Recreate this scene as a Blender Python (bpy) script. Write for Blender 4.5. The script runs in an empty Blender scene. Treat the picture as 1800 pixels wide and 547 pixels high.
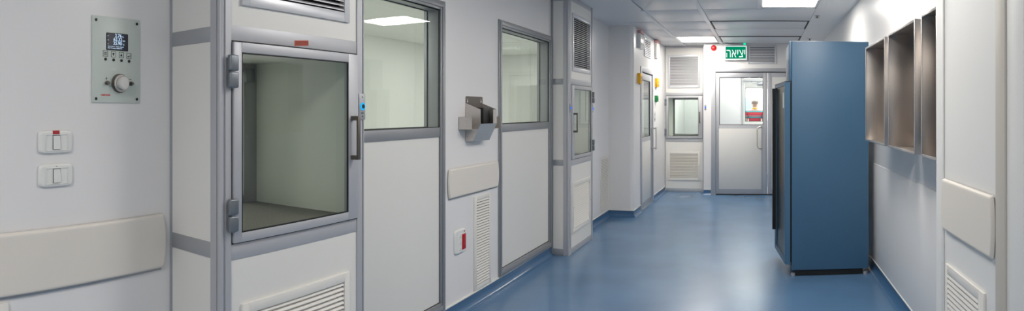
import bpy, bmesh, math, random
from mathutils import Vector, Matrix
random.seed(7)
S = bpy.context.scene
COL = S.collection
PI = math.pi

# ------------------------------------------------------------------ materials
def lin(c):
    return tuple(((v/12.92) if v <= .04045 else ((v+.055)/1.055)**2.4) for v in [x/255 for x in c])

def mat(name, rgb, rough=.5, metal=0., spec=.5, noise=0., nscale=6., bump=0., bscale=80., stretch=None, coat=0.):
    m = bpy.data.materials.new(name); m.use_nodes = True
    nt = m.node_tree; b = nt.nodes['Principled BSDF']
    c = lin(rgb)
    b.inputs['Base Color'].default_value = (*c, 1)
    b.inputs['Roughness'].default_value = rough
    b.inputs['Metallic'].default_value = metal
    b.inputs['Specular IOR Level'].default_value = spec
    b.inputs['Coat Weight'].default_value = coat
    b.inputs['Coat Roughness'].default_value = .12
    if noise or bump:
        tc = nt.nodes.new('ShaderNodeTexCoord'); mp = nt.nodes.new('ShaderNodeMapping')
        nt.links.new(tc.outputs['Object'], mp.inputs['Vector'])
        if stretch: mp.inputs['Scale'].default_value = stretch
    if noise:
        n = nt.nodes.new('ShaderNodeTexNoise'); n.inputs['Scale'].default_value = nscale; n.inputs['Detail'].default_value = 5
        nt.links.new(mp.outputs[0], n.inputs['Vector'])
        r = nt.nodes.new('ShaderNodeValToRGB')
        r.color_ramp.elements[0].position = .3; r.color_ramp.elements[1].position = .7
        r.color_ramp.elements[0].color = (*[v*(1-noise) for v in c], 1)
        r.color_ramp.elements[1].color = (*[min(1, v*(1+noise*.6)) for v in c], 1)
        nt.links.new(n.outputs['Fac'], r.inputs[0]); nt.links.new(r.outputs[0], b.inputs['Base Color'])
        mr = nt.nodes.new('ShaderNodeMapRange')
        mr.inputs['To Min'].default_value = max(.02, rough*(1-noise*1.2)); mr.inputs['To Max'].default_value = min(1, rough*(1+noise*1.2))
        nt.links.new(n.outputs['Fac'], mr.inputs['Value']); nt.links.new(mr.outputs[0], b.inputs['Roughness'])
    if bump:
        n2 = nt.nodes.new('ShaderNodeTexNoise'); n2.inputs['Scale'].default_value = bscale
        nt.links.new(mp.outputs[0], n2.inputs['Vector'])
        bp = nt.nodes.new('ShaderNodeBump'); bp.inputs['Strength'].default_value = bump; bp.inputs['Distance'].default_value = .002
        nt.links.new(n2.outputs['Fac'], bp.inputs['Height']); nt.links.new(bp.outputs[0], b.inputs['Normal'])
    return m

def emit(name, rgb, strength):
    m = bpy.data.materials.new(name); m.use_nodes = True
    nt = m.node_tree; nt.nodes.clear()
    e = nt.nodes.new('ShaderNodeEmission'); e.inputs[0].default_value = (*lin(rgb), 1); e.inputs[1].default_value = strength
    o = nt.nodes.new('ShaderNodeOutputMaterial'); nt.links.new(e.outputs[0], o.inputs[0])
    return m

def glass(name, tint=(250, 252, 250), rough=.0, refl=1.45):
    m = bpy.data.materials.new(name); m.use_nodes = True
    nt = m.node_tree; nt.nodes.clear()
    t = nt.nodes.new('ShaderNodeBsdfTransparent'); t.inputs[0].default_value = (*lin(tint), 1)
    g = nt.nodes.new('ShaderNodeBsdfGlossy'); g.inputs['Roughness'].default_value = rough; g.inputs[0].default_value = (1, 1, 1, 1)
    f = nt.nodes.new('ShaderNodeFresnel'); f.inputs['IOR'].default_value = refl
    x = nt.nodes.new('ShaderNodeMixShader'); o = nt.nodes.new('ShaderNodeOutputMaterial')
    ge = nt.nodes.new('ShaderNodeNewGeometry'); iv = nt.nodes.new('ShaderNodeMath'); iv.operation = 'SUBTRACT'; iv.inputs[0].default_value = 1
    mu = nt.nodes.new('ShaderNodeMath'); mu.operation = 'MULTIPLY'
    nt.links.new(ge.outputs['Backfacing'], iv.inputs[1]); nt.links.new(iv.outputs[0], mu.inputs[0]); nt.links.new(f.outputs[0], mu.inputs[1])
    nt.links.new(mu.outputs[0], x.inputs[0]); nt.links.new(t.outputs[0], x.inputs[1]); nt.links.new(g.outputs[0], x.inputs[2])
    nt.links.new(x.outputs[0], o.inputs[0])
    return m

M = dict(
    wall=mat('wall_paint', (228, 226, 225), .32, bump=.03, bscale=30),
    panel=mat('panel_laminate', (224, 222, 217), .3),
    column=mat('column_paint', (228, 227, 224), .4),
    post=mat('beige_post', (196, 190, 180), .5),
    alu=mat('anodised_aluminium', (184, 185, 189), .48, .35),
    alud=mat('grey_aluminium', (166, 168, 172), .4, .4),
    hinge=mat('grey_hinge', (122, 128, 134), .38, .6),
    steel=mat('brushed_stainless', (206, 201, 196), .34, .75, noise=.06, nscale=8, stretch=(3, 3, 30)),
    steel2=mat('brushed_stainless_tray', (188, 181, 175), .32, .92, noise=.05, nscale=4, stretch=(9, 9, 1.2)),
    dsteel=mat('dark_steel', (112, 106, 100), .4, .7),
    satin=mat('satin_silver', (214, 213, 210), .3, .35),
    wframe=mat('window_aluminium', (156, 158, 161), .42, .5),
    chrome=mat('chrome', (215, 215, 215), .15, 1.),
    black=mat('black_rubber', (16, 17, 18), .6),
    void=mat('duct_dark', (26, 27, 29), .8),  # near-black; behind louvres its colour stands in for shade
    greyvoid=mat('duct_grey', (70, 71, 72), .8),
    bumper=mat('bumper_vinyl', (222, 216, 207), .5, bump=.05, bscale=300),
    plastic=mat('white_plastic', (226, 226, 222), .25),
    grille=mat('grille_white', (225, 222, 216), .35),
    grillem=mat('grille_alu', (205, 206, 210), .35, .25),
    floor=None, cove=None,
    fridge=mat('blue_enamel', (64, 101, 130), .42, 0, .5, noise=.04, nscale=2),
    ceil=mat('ceiling_paint', (238, 237, 236), .45),
    tile=mat('ceiling_tile_enamel', (216, 217, 220), .28, .0, .5),
    tbar=mat('tbar_white', (228, 228, 230), .3),
    red=mat('red_plastic', (180, 22, 28), .35),
    redtape=mat('red_tape', (176, 36, 40), .5),
    orange=mat('orange_tape', (178, 66, 36), .5),
    orange2=mat('dark_orange_print', (120, 36, 22), .5),
    yellow=mat('yellow_plastic', (236, 178, 20), .4),
    green=mat('green_plastic', (16, 132, 70), .4),
    pinklabel=mat('pink_label', (205, 150, 150), .5),
    plate=mat('pale_glass_plate', (200, 208, 200), .38, 0, .5),
    ink=mat('black_ink', (22, 22, 22), .5),
    redink=mat('red_ink', (200, 24, 24), .5),
    whiteink=mat('white_ink', (235, 240, 236), .5),
    screen=mat('screen_dark', (52, 54, 66), .15),
    digit=emit('screen_digits', (196, 226, 255), 1.0),
    ring=emit('button_ring_light', (30, 170, 235), 1.2),
    bled=emit('blue_led', (70, 120, 255), 1.3),
    gled=emit('green_led', (30, 235, 180), 1.1),
    exitg=emit('exit_green', (0, 140, 100), 1.0),
    exitw=emit('exit_white', (235, 255, 252), 1.25),
    lamp=emit('lamp_diffuser', (255, 249, 240), 33.),
    glass=glass('clear_glass'),
    tglass=glass('tinted_glass', (247, 250, 247)),
    dglass=mat('dark_glass', (16, 22, 28), .3, 0, .3),
    chamber=mat('chamber_laminate', (228, 228, 222), .4),
    roomwall=mat('side_room_paint', (232, 233, 229), .5),
    skin=mat('skin', (214, 176, 156), .5),
    hair=mat('grey_hair', (178, 164, 154), .7),
    trouser=mat('dark_trousers', (44, 48, 60), .8),
    shoe=mat('shoe', (30, 28, 28), .6),
    blueboard=mat('pale_blue_board', (170, 205, 222), .6),
)

def floor_mat(name, rgb):
    m = mat(name, rgb, .24, 0, .5, noise=.10, nscale=1.6, bump=.04, bscale=14)
    nt = m.node_tree; b = nt.nodes['Principled BSDF']
    return m
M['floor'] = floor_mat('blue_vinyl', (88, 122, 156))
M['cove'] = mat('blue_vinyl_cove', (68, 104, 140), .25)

def perforated():
    m = mat('perforated_mat', (84, 80, 74), .6)
    nt = m.node_tree; b = nt.nodes['Principled BSDF']
    tc = nt.nodes.new('ShaderNodeTexCoord'); v = nt.nodes.new('ShaderNodeTexVoronoi'); v.inputs['Scale'].default_value = 110; v.inputs['Randomness'].default_value = .1
    nt.links.new(tc.outputs['Object'], v.inputs['Vector'])
    r = nt.nodes.new('ShaderNodeValToRGB'); r.color_ramp.elements[0].position = .25; r.color_ramp.elements[1].position = .45
    r.color_ramp.elements[0].color = (*lin((50, 48, 45)), 1); r.color_ramp.elements[1].color = (*lin((118, 113, 105)), 1)
    nt.links.new(v.outputs['Distance'], r.inputs[0]); nt.links.new(r.outputs[0], b.inputs['Base Color'])
    return m
M['mat'] = perforated()

def shirt_mat():
    m = mat('striped_knit', (200, 60, 70), .8)
    nt = m.node_tree; b = nt.nodes['Principled BSDF']
    tc = nt.nodes.new('ShaderNodeTexCoord'); sx = nt.nodes.new('ShaderNodeSeparateXYZ')
    nt.links.new(tc.outputs['Object'], sx.inputs[0])
    mm = nt.nodes.new('ShaderNodeMath'); mm.operation = 'MULTIPLY'; mm.inputs[1].default_value = 1/.15
    nt.links.new(sx.outputs['Z'], mm.inputs[0])
    fr = nt.nodes.new('ShaderNodeMath'); fr.operation = 'FRACT'; nt.links.new(mm.outputs[0], fr.inputs[0])
    r = nt.nodes.new('ShaderNodeValToRGB'); r.color_ramp.interpolation = 'CONSTANT'
    e = r.color_ramp.elements
    cols = [(0, (210, 52, 70)), (.30, (40, 44, 60)), (.36, (84, 160, 170)), (.56, (40, 44, 60)), (.62, (226, 140, 150)), (.82, (40, 44, 60)), (.88, (210, 52, 70))]
    e[0].position = 0; e[0].color = (*lin(cols[0][1]), 1); e[1].position = cols[1][0]; e[1].color = (*lin(cols[1][1]), 1)
    for p, c in cols[2:]:
        q = e.new(p); q.color = (*lin(c), 1)
    nt.links.new(fr.outputs[0], r.inputs[0]); nt.links.new(r.outputs[0], b.inputs['Base Color'])
    return m
M['shirt'] = shirt_mat()

# ------------------------------------------------------------------ frames: x along the wall (to the right as one faces it), y into the wall, z up
TILT = math.atan2(.993, -.118)
FR = {
    'W': ((0, 0), 0.), 'L': ((-2.07, 1.49), TILT), 'D': ((-2.08, 0), PI/2), 'B1': ((-1.75, 0), PI/2), 'B2': ((-1.89, 0), PI/2),
    'J': ((0, 8.30), 0.), 'S': ((-1.735, 0), PI/2), 'E': ((0, 10.68), 0.), 'H': ((0, 11.05), 0.), 'R': ((1.01, 0), -PI/2), 'C': ((.78, 0), -PI/2),
    'F': ((0, 14.0), 0.),
}
OFF = {}

def thing(name, label, cat, frame='W', t=0, z=0, y=0, group=None, kind=None):
    o = bpy.data.objects.new(name, None); COL.objects.link(o); o.empty_display_size = .05
    (ox, oy), a = FR[frame]
    o.location = (ox + t*math.cos(a) - y*math.sin(a), oy + t*math.sin(a) + y*math.cos(a), z)
    o.rotation_euler = (0, 0, a)
    OFF[o.name] = (t, y, z)
    return tag(o, label, cat, group, kind)

def tag(o, label, cat, group=None, kind=None):
    o['label'] = label; o['category'] = cat
    if group: o['group'] = group
    if kind: o['kind'] = kind
    return o

class MB:
    """collects shapes in wall coordinates of its thing and links them as one mesh"""
    def __init__(s, T=None):
        s.bm = bmesh.new(); s.off = Vector(OFF[T.name]) if T is not None else Vector((0, 0, 0)); s.T = T
    def _add(s, b):
        me = bpy.data.meshes.new('tmp'); b.to_mesh(me); b.free(); s.bm.from_mesh(me); bpy.data.meshes.remove(me); return s
    def box(s, x0, x1, y0, y1, z0, z1, bev=0, seg=2):
        b = bmesh.new(); bmesh.ops.create_cube(b, size=1)
        for v in b.verts:
            v.co = Vector(((x0+x1)/2 + v.co.x*(x1-x0), (y0+y1)/2 + v.co.y*(y1-y0), (z0+z1)/2 + v.co.z*(z1-z0)))
        if bev: bmesh.ops.bevel(b, geom=list(b.edges), offset=bev, segments=seg, affect='EDGES', profile=.5)
        return s._add(b)
    def ring(s, x0, x1, z0, z1, hx0, hx1, hz0, hz1, y0, y1, bev=0):
        s.box(x0, hx0, y0, y1, z0, z1, bev); s.box(hx1, x1, y0, y1, z0, z1, bev)
        s.box(hx0, hx1, y0, y1, z0, hz0, bev); s.box(hx0, hx1, y0, y1, hz1, z1, bev); return s
    def prism(s, poly, axis, a, b_):
        b = bmesh.new()
        def P(p, h):
            return {'z': (p[0], p[1], h), 'x': (h, p[0], p[1]), 'y': (p[0], h, p[1])}[axis]
        A = [b.verts.new(P(p, a)) for p in poly]; B = [b.verts.new(P(p, b_)) for p in poly]
        b.faces.new(A); b.faces.new(B[::-1]); n = len(poly)
        for i in range(n): b.faces.new((A[i], B[i], B[(i+1) % n], A[(i+1) % n]))
        bmesh.ops.recalc_face_normals(b, faces=b.faces); return s._add(b)
    def cyl(s, c, axis, r, h, n=24, r2=None, bev=0):
        b = bmesh.new(); bmesh.ops.create_cone(b, cap_ends=True, segments=n, radius1=r, radius2=r if r2 is None else r2, depth=h)
        if bev: bmesh.ops.bevel(b, geom=[e for e in b.edges if abs(e.verts[0].co.z-e.verts[1].co.z) < 1e-6], offset=bev, segments=2, affect='EDGES')
        R = {'z': Matrix.Identity(3), 'x': Matrix.Rotation(PI/2, 3, 'Y'), 'y': Matrix.Rotation(PI/2, 3, 'X')}[axis]
        for v in b.verts: v.co = R @ v.co + Vector(c)
        return s._add(b)
    def ball(s, c, r, sc=(1, 1, 1), u=20, v=12):
        b = bmesh.new(); bmesh.ops.create_uvsphere(b, u_segments=u, v_segments=v, radius=r)
        for q in b.verts: q.co = Vector((q.co.x*sc[0], q.co.y*sc[1], q.co.z*sc[2])) + Vector(c)
        return s._add(b)
    def torus(s, c, R, r, axis='y', n=32, m=10):
        b = bmesh.new(); vs = []
        for i in range(n):
            a = 2*PI*i/n; row = []
            for j in range(m):
                t = 2*PI*j/m; q = R + r*math.cos(t)
                p = (q*math.cos(a), r*math.sin(t), q*math.sin(a)) if axis == 'y' else (q*math.cos(a), q*math.sin(a), r*math.sin(t))
                row.append(b.verts.new(Vector(p)+Vector(c)))
            vs.append(row)
        for i in range(n):
            for j in range(m): b.faces.new((vs[i][j], vs[(i+1) % n][j], vs[(i+1) % n][(j+1) % m], vs[i][(j+1) % m]))
        bmesh.ops.recalc_face_normals(b, faces=b.faces); return s._add(b)
    def tube(s, pts, r, n=12):
        b = bmesh.new(); pts = [Vector(p) for p in pts]; rings = []
        for i, p in enumerate(pts):
            d = (pts[min(i+1, len(pts)-1)] - pts[max(i-1, 0)]).normalized()
            u = d.cross(Vector((0, 0, 1)) if abs(d.z) < .9 else Vector((1, 0, 0))).normalized(); w = d.cross(u)
            rings.append([b.verts.new(p + r*(math.cos(2*PI*k/n)*u + math.sin(2*PI*k/n)*w)) for k in range(n)])
        for i in range(len(rings)-1):
            for k in range(n): b.faces.new((rings[i][k], rings[i][(k+1) % n], rings[i+1][(k+1) % n], rings[i+1][k]))
        b.faces.new(rings[0]); b.faces.new(rings[-1]); bmesh.ops.recalc_face_normals(b, faces=b.faces); return s._add(b)
    def sheet(s, fn, nu, nv):
        b = bmesh.new(); g = [[b.verts.new(fn(i/nu, j/nv)) for j in range(nv+1)] for i in range(nu+1)]
        for i in range(nu):
            for j in range(nv): b.faces.new((g[i][j], g[i+1][j], g[i+1][j+1], g[i][j+1]))
        return s._add(b)
    def text(s, txt, x, z, h, y, d=.0006, align='LEFT', sx=1.0, bold=0.):
        cu = bpy.data.curves.new('t', 'FONT'); cu.body = txt; cu.size = h/.70; cu.align_x = align; cu.extrude = d/2; cu.offset = bold
        ob = bpy.data.objects.new('t', cu); COL.objects.link(ob)
        dg = bpy.context.evaluated_depsgraph_get(); dg.update()
        me = bpy.data.meshes.new_from_object(ob.evaluated_get(dg)); bpy.data.objects.remove(ob); bpy.data.curves.remove(cu)
        for v in me.vertices: v.co = Vector((x + v.co.x*sx, y - v.co.z, z + v.co.y))
        s.bm.from_mesh(me); bpy.data.meshes.remove(me); return s
    def build(s, name, m, parent=None, smooth=35, label=None):
        me = bpy.data.meshes.new(name)
        for v in s.bm.verts: v.co -= s.off
        s.bm.to_mesh(me); s.bm.free(); me.materials.append(m)
        me.polygons.foreach_set('use_smooth', [True]*len(me.polygons)); me.set_sharp_from_angle(angle=math.radians(smooth))
        o = bpy.data.objects.new(name, me); COL.objects.link(o)
        if parent is not None: o.parent = parent
        if label: o['label'] = label
        return o

def struct(name, mb, m, label, cat):
    return tag(mb.build(name, m), label, cat, kind='structure')

def arc(cx, cy, r, a0, a1, n=6):
    return [(cx + r*math.cos(math.radians(a0 + (a1-a0)*i/n)), cy + r*math.sin(math.radians(a0 + (a1-a0)*i/n))) for i in range(n+1)]

# ------------------------------------------------------------------ room shell
CZ = 2.60
struct('floor', MB().box(-2.3, 1.4, -3.3, 11.2, -.06, 0), M['floor'], 'glossy blue vinyl floor running down the whole corridor', 'floor')

# left wall beside the camera, a little out of square with the rest
w = MB(); w.box(-4.7, 0, 0, .14, 0, CZ)
o = struct('wall_left', w, M['wall'], 'plain white wall with two switches and a display panel', 'wall')
o.location = (-2.07, 1.49, 0); o.rotation_euler = (0, 0, TILT)

W1 = (2.443, 3.731); W2 = (4.626, 5.914); C1 = (1.49, .887); C2 = (5.925, .885)
WZ0, WZ1 = .088, 2.19
w = MB()
def wx(y0, y1, z0, z1): w.box(-2.20, -2.08, y0, y1, z0, z1)
wx(1.40, C1[0]+.06, 0, CZ); wx(C1[0]+.06, C1[0]+C1[1]-.06, 0, .93); wx(C1[0]+.06, C1[0]+C1[1]-.06, 1.73, CZ); wx(C1[0]+C1[1]-.06, W1[0], 0, CZ)
for a, b in (W1, W2): wx(a, b, 0, WZ0); wx(a, b, WZ1, CZ)
wx(W1[1], W2[0], 0, CZ); wx(W2[1], C2[0]+.06, 0, CZ); wx(C2[0]+.06, C2[0]+C2[1]-.06, 0, .93); wx(C2[0]+.06, C2[0]+C2[1]-.06, 1.73, CZ); wx(C2[0]+C2[1]-.06, 8.42, 0, CZ)
struct('wall_west', w, M['wall'], 'long white wall holding the two tall glazed panels', 'wall')

# projecting wall with the side door, rounded outer corner
D1 = (8.79, 9.82); DZ = 2.085
w = MB()
w.prism([(-2.20, 8.30)] + arc(-1.735-.055, 8.30+.055, .055, -90, 0) + [(-1.735, D1[0]), (-2.20, D1[0])], 'z', 0, CZ)
w.box(-1.90, -1.735, D1[0], D1[1], DZ, CZ); w.box(-1.90, -1.735, D1[1], 11.19, 0, CZ)
struct('wall_side', w, M['wall'], 'white projecting wall around the narrow side door', 'wall')

# end wall
w = MB()
w.box(-1.005, -.876, 10.68, 10.84, 0, CZ); w.box(-.876, .60, 10.68, 10.84, 2.17, CZ); w.box(.60, 1.2, 10.68, 10.84, 0, CZ); w.box(-1.005, -.95, 10.84, 11.19, 0, CZ)
struct('wall_end', w, M['wall'], 'white end wall above and beside the double door', 'wall')
w = MB(); w.box(-1.0375, -1.006, 11.05, 11.19, 0, CZ)
struct('wall_recess', w, M['wall'], 'narrow white wall strip at the back of the end recess', 'wall')
w = MB(); w.box(1.01, 1.16, -3.2, 10.84, 0, CZ)
struct('wall_right', w, M['wall'], 'glossy white wall behind the steel trays and the blue refrigerator', 'wall')
w = MB(); w.box(1.004, 1.0099, 2.746, 10.68, .085, .973, .002)
struct('trim_1', w, M['wall'], 'white wall protection sheet with its top seam below the steel trays', 'wall panel')
w = MB(); w.prism([(1.0099, -3.1), (.78, -3.1), (.78, 2.72)] + arc(.795, 2.73, .015, 180, 90) + [(1.0099, 2.745)], 'z', 0, CZ)
struct('wall_column', w, M['column'], 'off-white column face on the right edge with a bumper and a low grille', 'column')
w = MB(); w.box(.768, .7799, 1.885, 1.968, 0, CZ, .003)
struct('trim_2', w, M['post'], 'beige vertical strip on the column near the right edge', 'trim')
w = MB(); w.box(.772, .7799, 2.60, 2.625, 0, CZ, .003); w.box(.776, .7799, 1.75, 1.885, 0, CZ, .001)
struct('trim_3', w, M['column'], 'slim white corner bead down the far edge of the column', 'trim')
w = MB(); w.box(-1.7, 1.2, -3.35, -3.1, 0, CZ)
struct('wall_back', w, M['wall'], 'white wall closing the corridor behind the viewer', 'wall')

# cove skirting: blue sheet curved up the wall, with a pale cap
def cove_profile(r=.045, h=.085, t=.004):
    out = [(0, h)] + [(-t, h)] + [(-t-r+r*math.cos(math.radians(a)), .0+r-r*math.sin(math.radians(a))) for a in (0, 15, 30, 45, 60, 75, 90)][0:]
    return out + [(-t-r, .0004), (0, .0004)]
def cove(name, frame, t0, t1, label, cap=True):
    (ox, oy), a = FR[frame]
    def place(o): o.location = (ox, oy, 0); o.rotation_euler = (0, 0, a)
    o = struct(name, MB().prism(cove_profile(), 'x', t0, t1), M['cove'], label, 'skirting'); place(o)
    if cap:
        MB().box(t0, t1, -.011, -.0001, .084, .096, .003).build('cap_strip', M['plastic'], o, label='thin white cap strip')
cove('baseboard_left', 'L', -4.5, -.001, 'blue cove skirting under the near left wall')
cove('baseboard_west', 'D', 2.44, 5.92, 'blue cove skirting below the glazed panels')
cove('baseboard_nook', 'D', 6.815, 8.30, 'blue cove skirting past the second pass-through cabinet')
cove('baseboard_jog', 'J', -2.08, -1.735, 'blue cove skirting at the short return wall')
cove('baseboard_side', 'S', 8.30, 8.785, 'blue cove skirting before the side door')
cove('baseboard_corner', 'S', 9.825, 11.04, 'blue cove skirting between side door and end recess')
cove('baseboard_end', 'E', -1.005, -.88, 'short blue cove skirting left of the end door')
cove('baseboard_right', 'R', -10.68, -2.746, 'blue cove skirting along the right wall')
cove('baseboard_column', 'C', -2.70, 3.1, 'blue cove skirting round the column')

# ceiling: plasterboard with a field of metal tiles
struct('ceiling', MB().box(-2.3, 1.3, -3.3, 11.2, CZ+.02, CZ+.08).box(.61, 1.3, -3.3, 11.2, CZ, CZ+.03).box(-1.37, .61, -3.3, 3.9, CZ, CZ+.03), M['ceil'], 'smooth pale ceiling around the tile field', 'ceiling')
struct('ceiling_plate', MB().box(-2.3, -1.37, -3.3, 8.0, CZ, CZ+.018).box(-2.3, -1.737, 8.001, 8.36, CZ, CZ+.018), M['tile'], 'smooth bluish grey ceiling plate above the left wall', 'ceiling')
XS = [(-1.735, -1.39), (-1.35, -.725), (-.675, -.055), (-.005, .605)]
YS = [3.9, 4.6, 5.3, 6.25, 7.07, 8.0, 8.78, 9.66, 10.45, 11.05]
w = MB()
for i, (a, b) in enumerate(XS):
    for c, d in zip(YS, YS[1:]):
        if i == 0 and c < 7.9: continue
        if i == 1 and c == 9.66: continue          # lamp
        if i == 3 and c == 6.25: continue          # lamp
        if i >= 2 and c in (8.0, 9.66): continue   # access panels
        if i >= 2 and c >= 7:                      # wide tiles in the last rows
            if i == 3: continue
            b = .605
        w.box(a, b, c+.004, d-.004, CZ-.004, CZ+.018, .004)
struct('ceiling_tiles', w, M['tile'], 'grey metal ceiling tiles in a grid at the far end', 'ceiling tile')
w = MB()
for x in (-1.37, -.70, -.03): w.box(x-.026, x+.026, (7.07 if x < -1 else 3.9), (7.07 if x > -.1 else 11.04), CZ-.012, CZ+.01, .003)
struct('ceiling_rails', w, M['tbar'], 'white ceiling rails between the tile rows', 'ceiling rail')

def access_panel(y0, y1, label):
    T = thing('ceiling_access_panel', label, 'ceiling panel', 'W', -.05, CZ-.01, (y0+y1)/2, group='ceiling access panels')
    g = MB(T); x0, x1 = -.672, .602
    g.box(x0, x0+.02, y0, y1, CZ-.008, CZ+.012); g.box(x1-.02, x1, y0, y1, CZ-.008, CZ+.012)
    g.box(x0, x1, y0, y0+.02, CZ-.008, CZ+.012); g.box(x0, x1, y1-.025, y1, CZ-.008, CZ+.012)
    g.build('gasket', M['black'], T)
    MB(T).box(x0+.021, x1-.021, y0+.021, y1-.026, CZ-.012, CZ+.012, .004).build('panel', M['tile'], T)
access_panel(8.004, 8.776, 'wide dark-edged ceiling panel nearer the camera, right of the rail')
access_panel(9.70, 10.40, 'wide dark-edged ceiling panel closest to the end door')

def ceiling_light(x0, x1, y0, y1, label):
    T = thing('ceiling_light', label, 'ceiling light', 'W', (x0+x1)/2, CZ-.01, (y0+y1)/2, group='ceiling lights')
    x, y = (x0+x1)/2, (y0+y1)/2
    f = MB(T); f.box(x0-.02, x0, y0-.02, y1+.02, CZ-.008, CZ+.018); f.box(x1, x1+.02, y0-.02, y1+.02, CZ-.008, CZ+.018)
    f.box(x0, x1, y0-.02, y0, CZ-.008, CZ+.018); f.box(x0, x1, y1, y1+.02, CZ-.008, CZ+.018)
    f.build('light_frame', M['tbar'], T)
    MB(T).box(x0, x1, y0, y1, CZ-.003, CZ+.01).build('diffuser', M['lamp'], T)
ceiling_light(.005, .575, 6.29, 6.90, 'bright square ceiling light above the blue refrigerator')
ceiling_light(-1.33, -.755, 9.70, 10.42, 'bright square ceiling light by the red alarm beacon')

def sprinkler(x, y, label):
    T = thing('sprinkler_head', label, 'sprinkler', 'W', x, CZ, y, group='ceiling sprinklers')
    MB(T).cyl((x, y, CZ-.004), 'z', .035, .008).build('escutcheon', M['chrome'], T)
    b = MB(T).cyl((x, y, CZ-.018), 'z', .009, .022, 12); b.cyl((x, y, CZ-.030), 'z', .024, .003, 16).build('deflector', M['dsteel'], T)
sprinkler(.664, 7.55, 'small sprinkler head on the ceiling, the nearer of two')
sprinkler(.757, 10.0, 'small sprinkler head far back on the ceiling just above the refrigerator top')

# ------------------------------------------------------------------ louvres
def louvers(mb, x0, x1, z0, z1, yf, depth=.016, pitch=.0205, th=.0022, cover=.72):
    n = max(2, int(round((z1-z0)/pitch))); p = (z1-z0)/n
    for i in range(n):
        zt = z1 - p*i - .001
        # blade: outer edge low, inner edge high
        zo = zt - p*cover
        mb.prism([(yf, zo), (yf, zo+th*1.6), (yf+depth*.55, zt-th*.3), (yf+depth, zt), (yf+depth, zt-th), (yf+depth*.5, zt-th*2.2)], 'x', x0, x1)
    return mb

def wall_grille(name, label, frame, x0, x1, z0, z1, sx0, sx1, sz0, sz1, group=None, m='grille', pitch=.0205, back='void'):
    T = thing(name, label, 'air grille', frame, (x0+x1)/2, z0, 0, group)
    MB(T).ring(x0, x1, z0, z1, sx0, sx1, sz0, sz1, -.010, 0, .0015).build('grille_frame', M[m], T)
    louvers(MB(T), sx0, sx1, sz0, sz1, -.011, .010, pitch, cover=.70 if z0 > 1.5 else .70).build('louvers', M[m], T)
    MB(T).box(sx0, sx1, -.0012, -.0004, sz0, sz1).build('shade_backing', M[back], T, label='dark sheet standing in for the shaded duct')  # dark sheet puts the shade between the blades into colour
    return T

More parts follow.
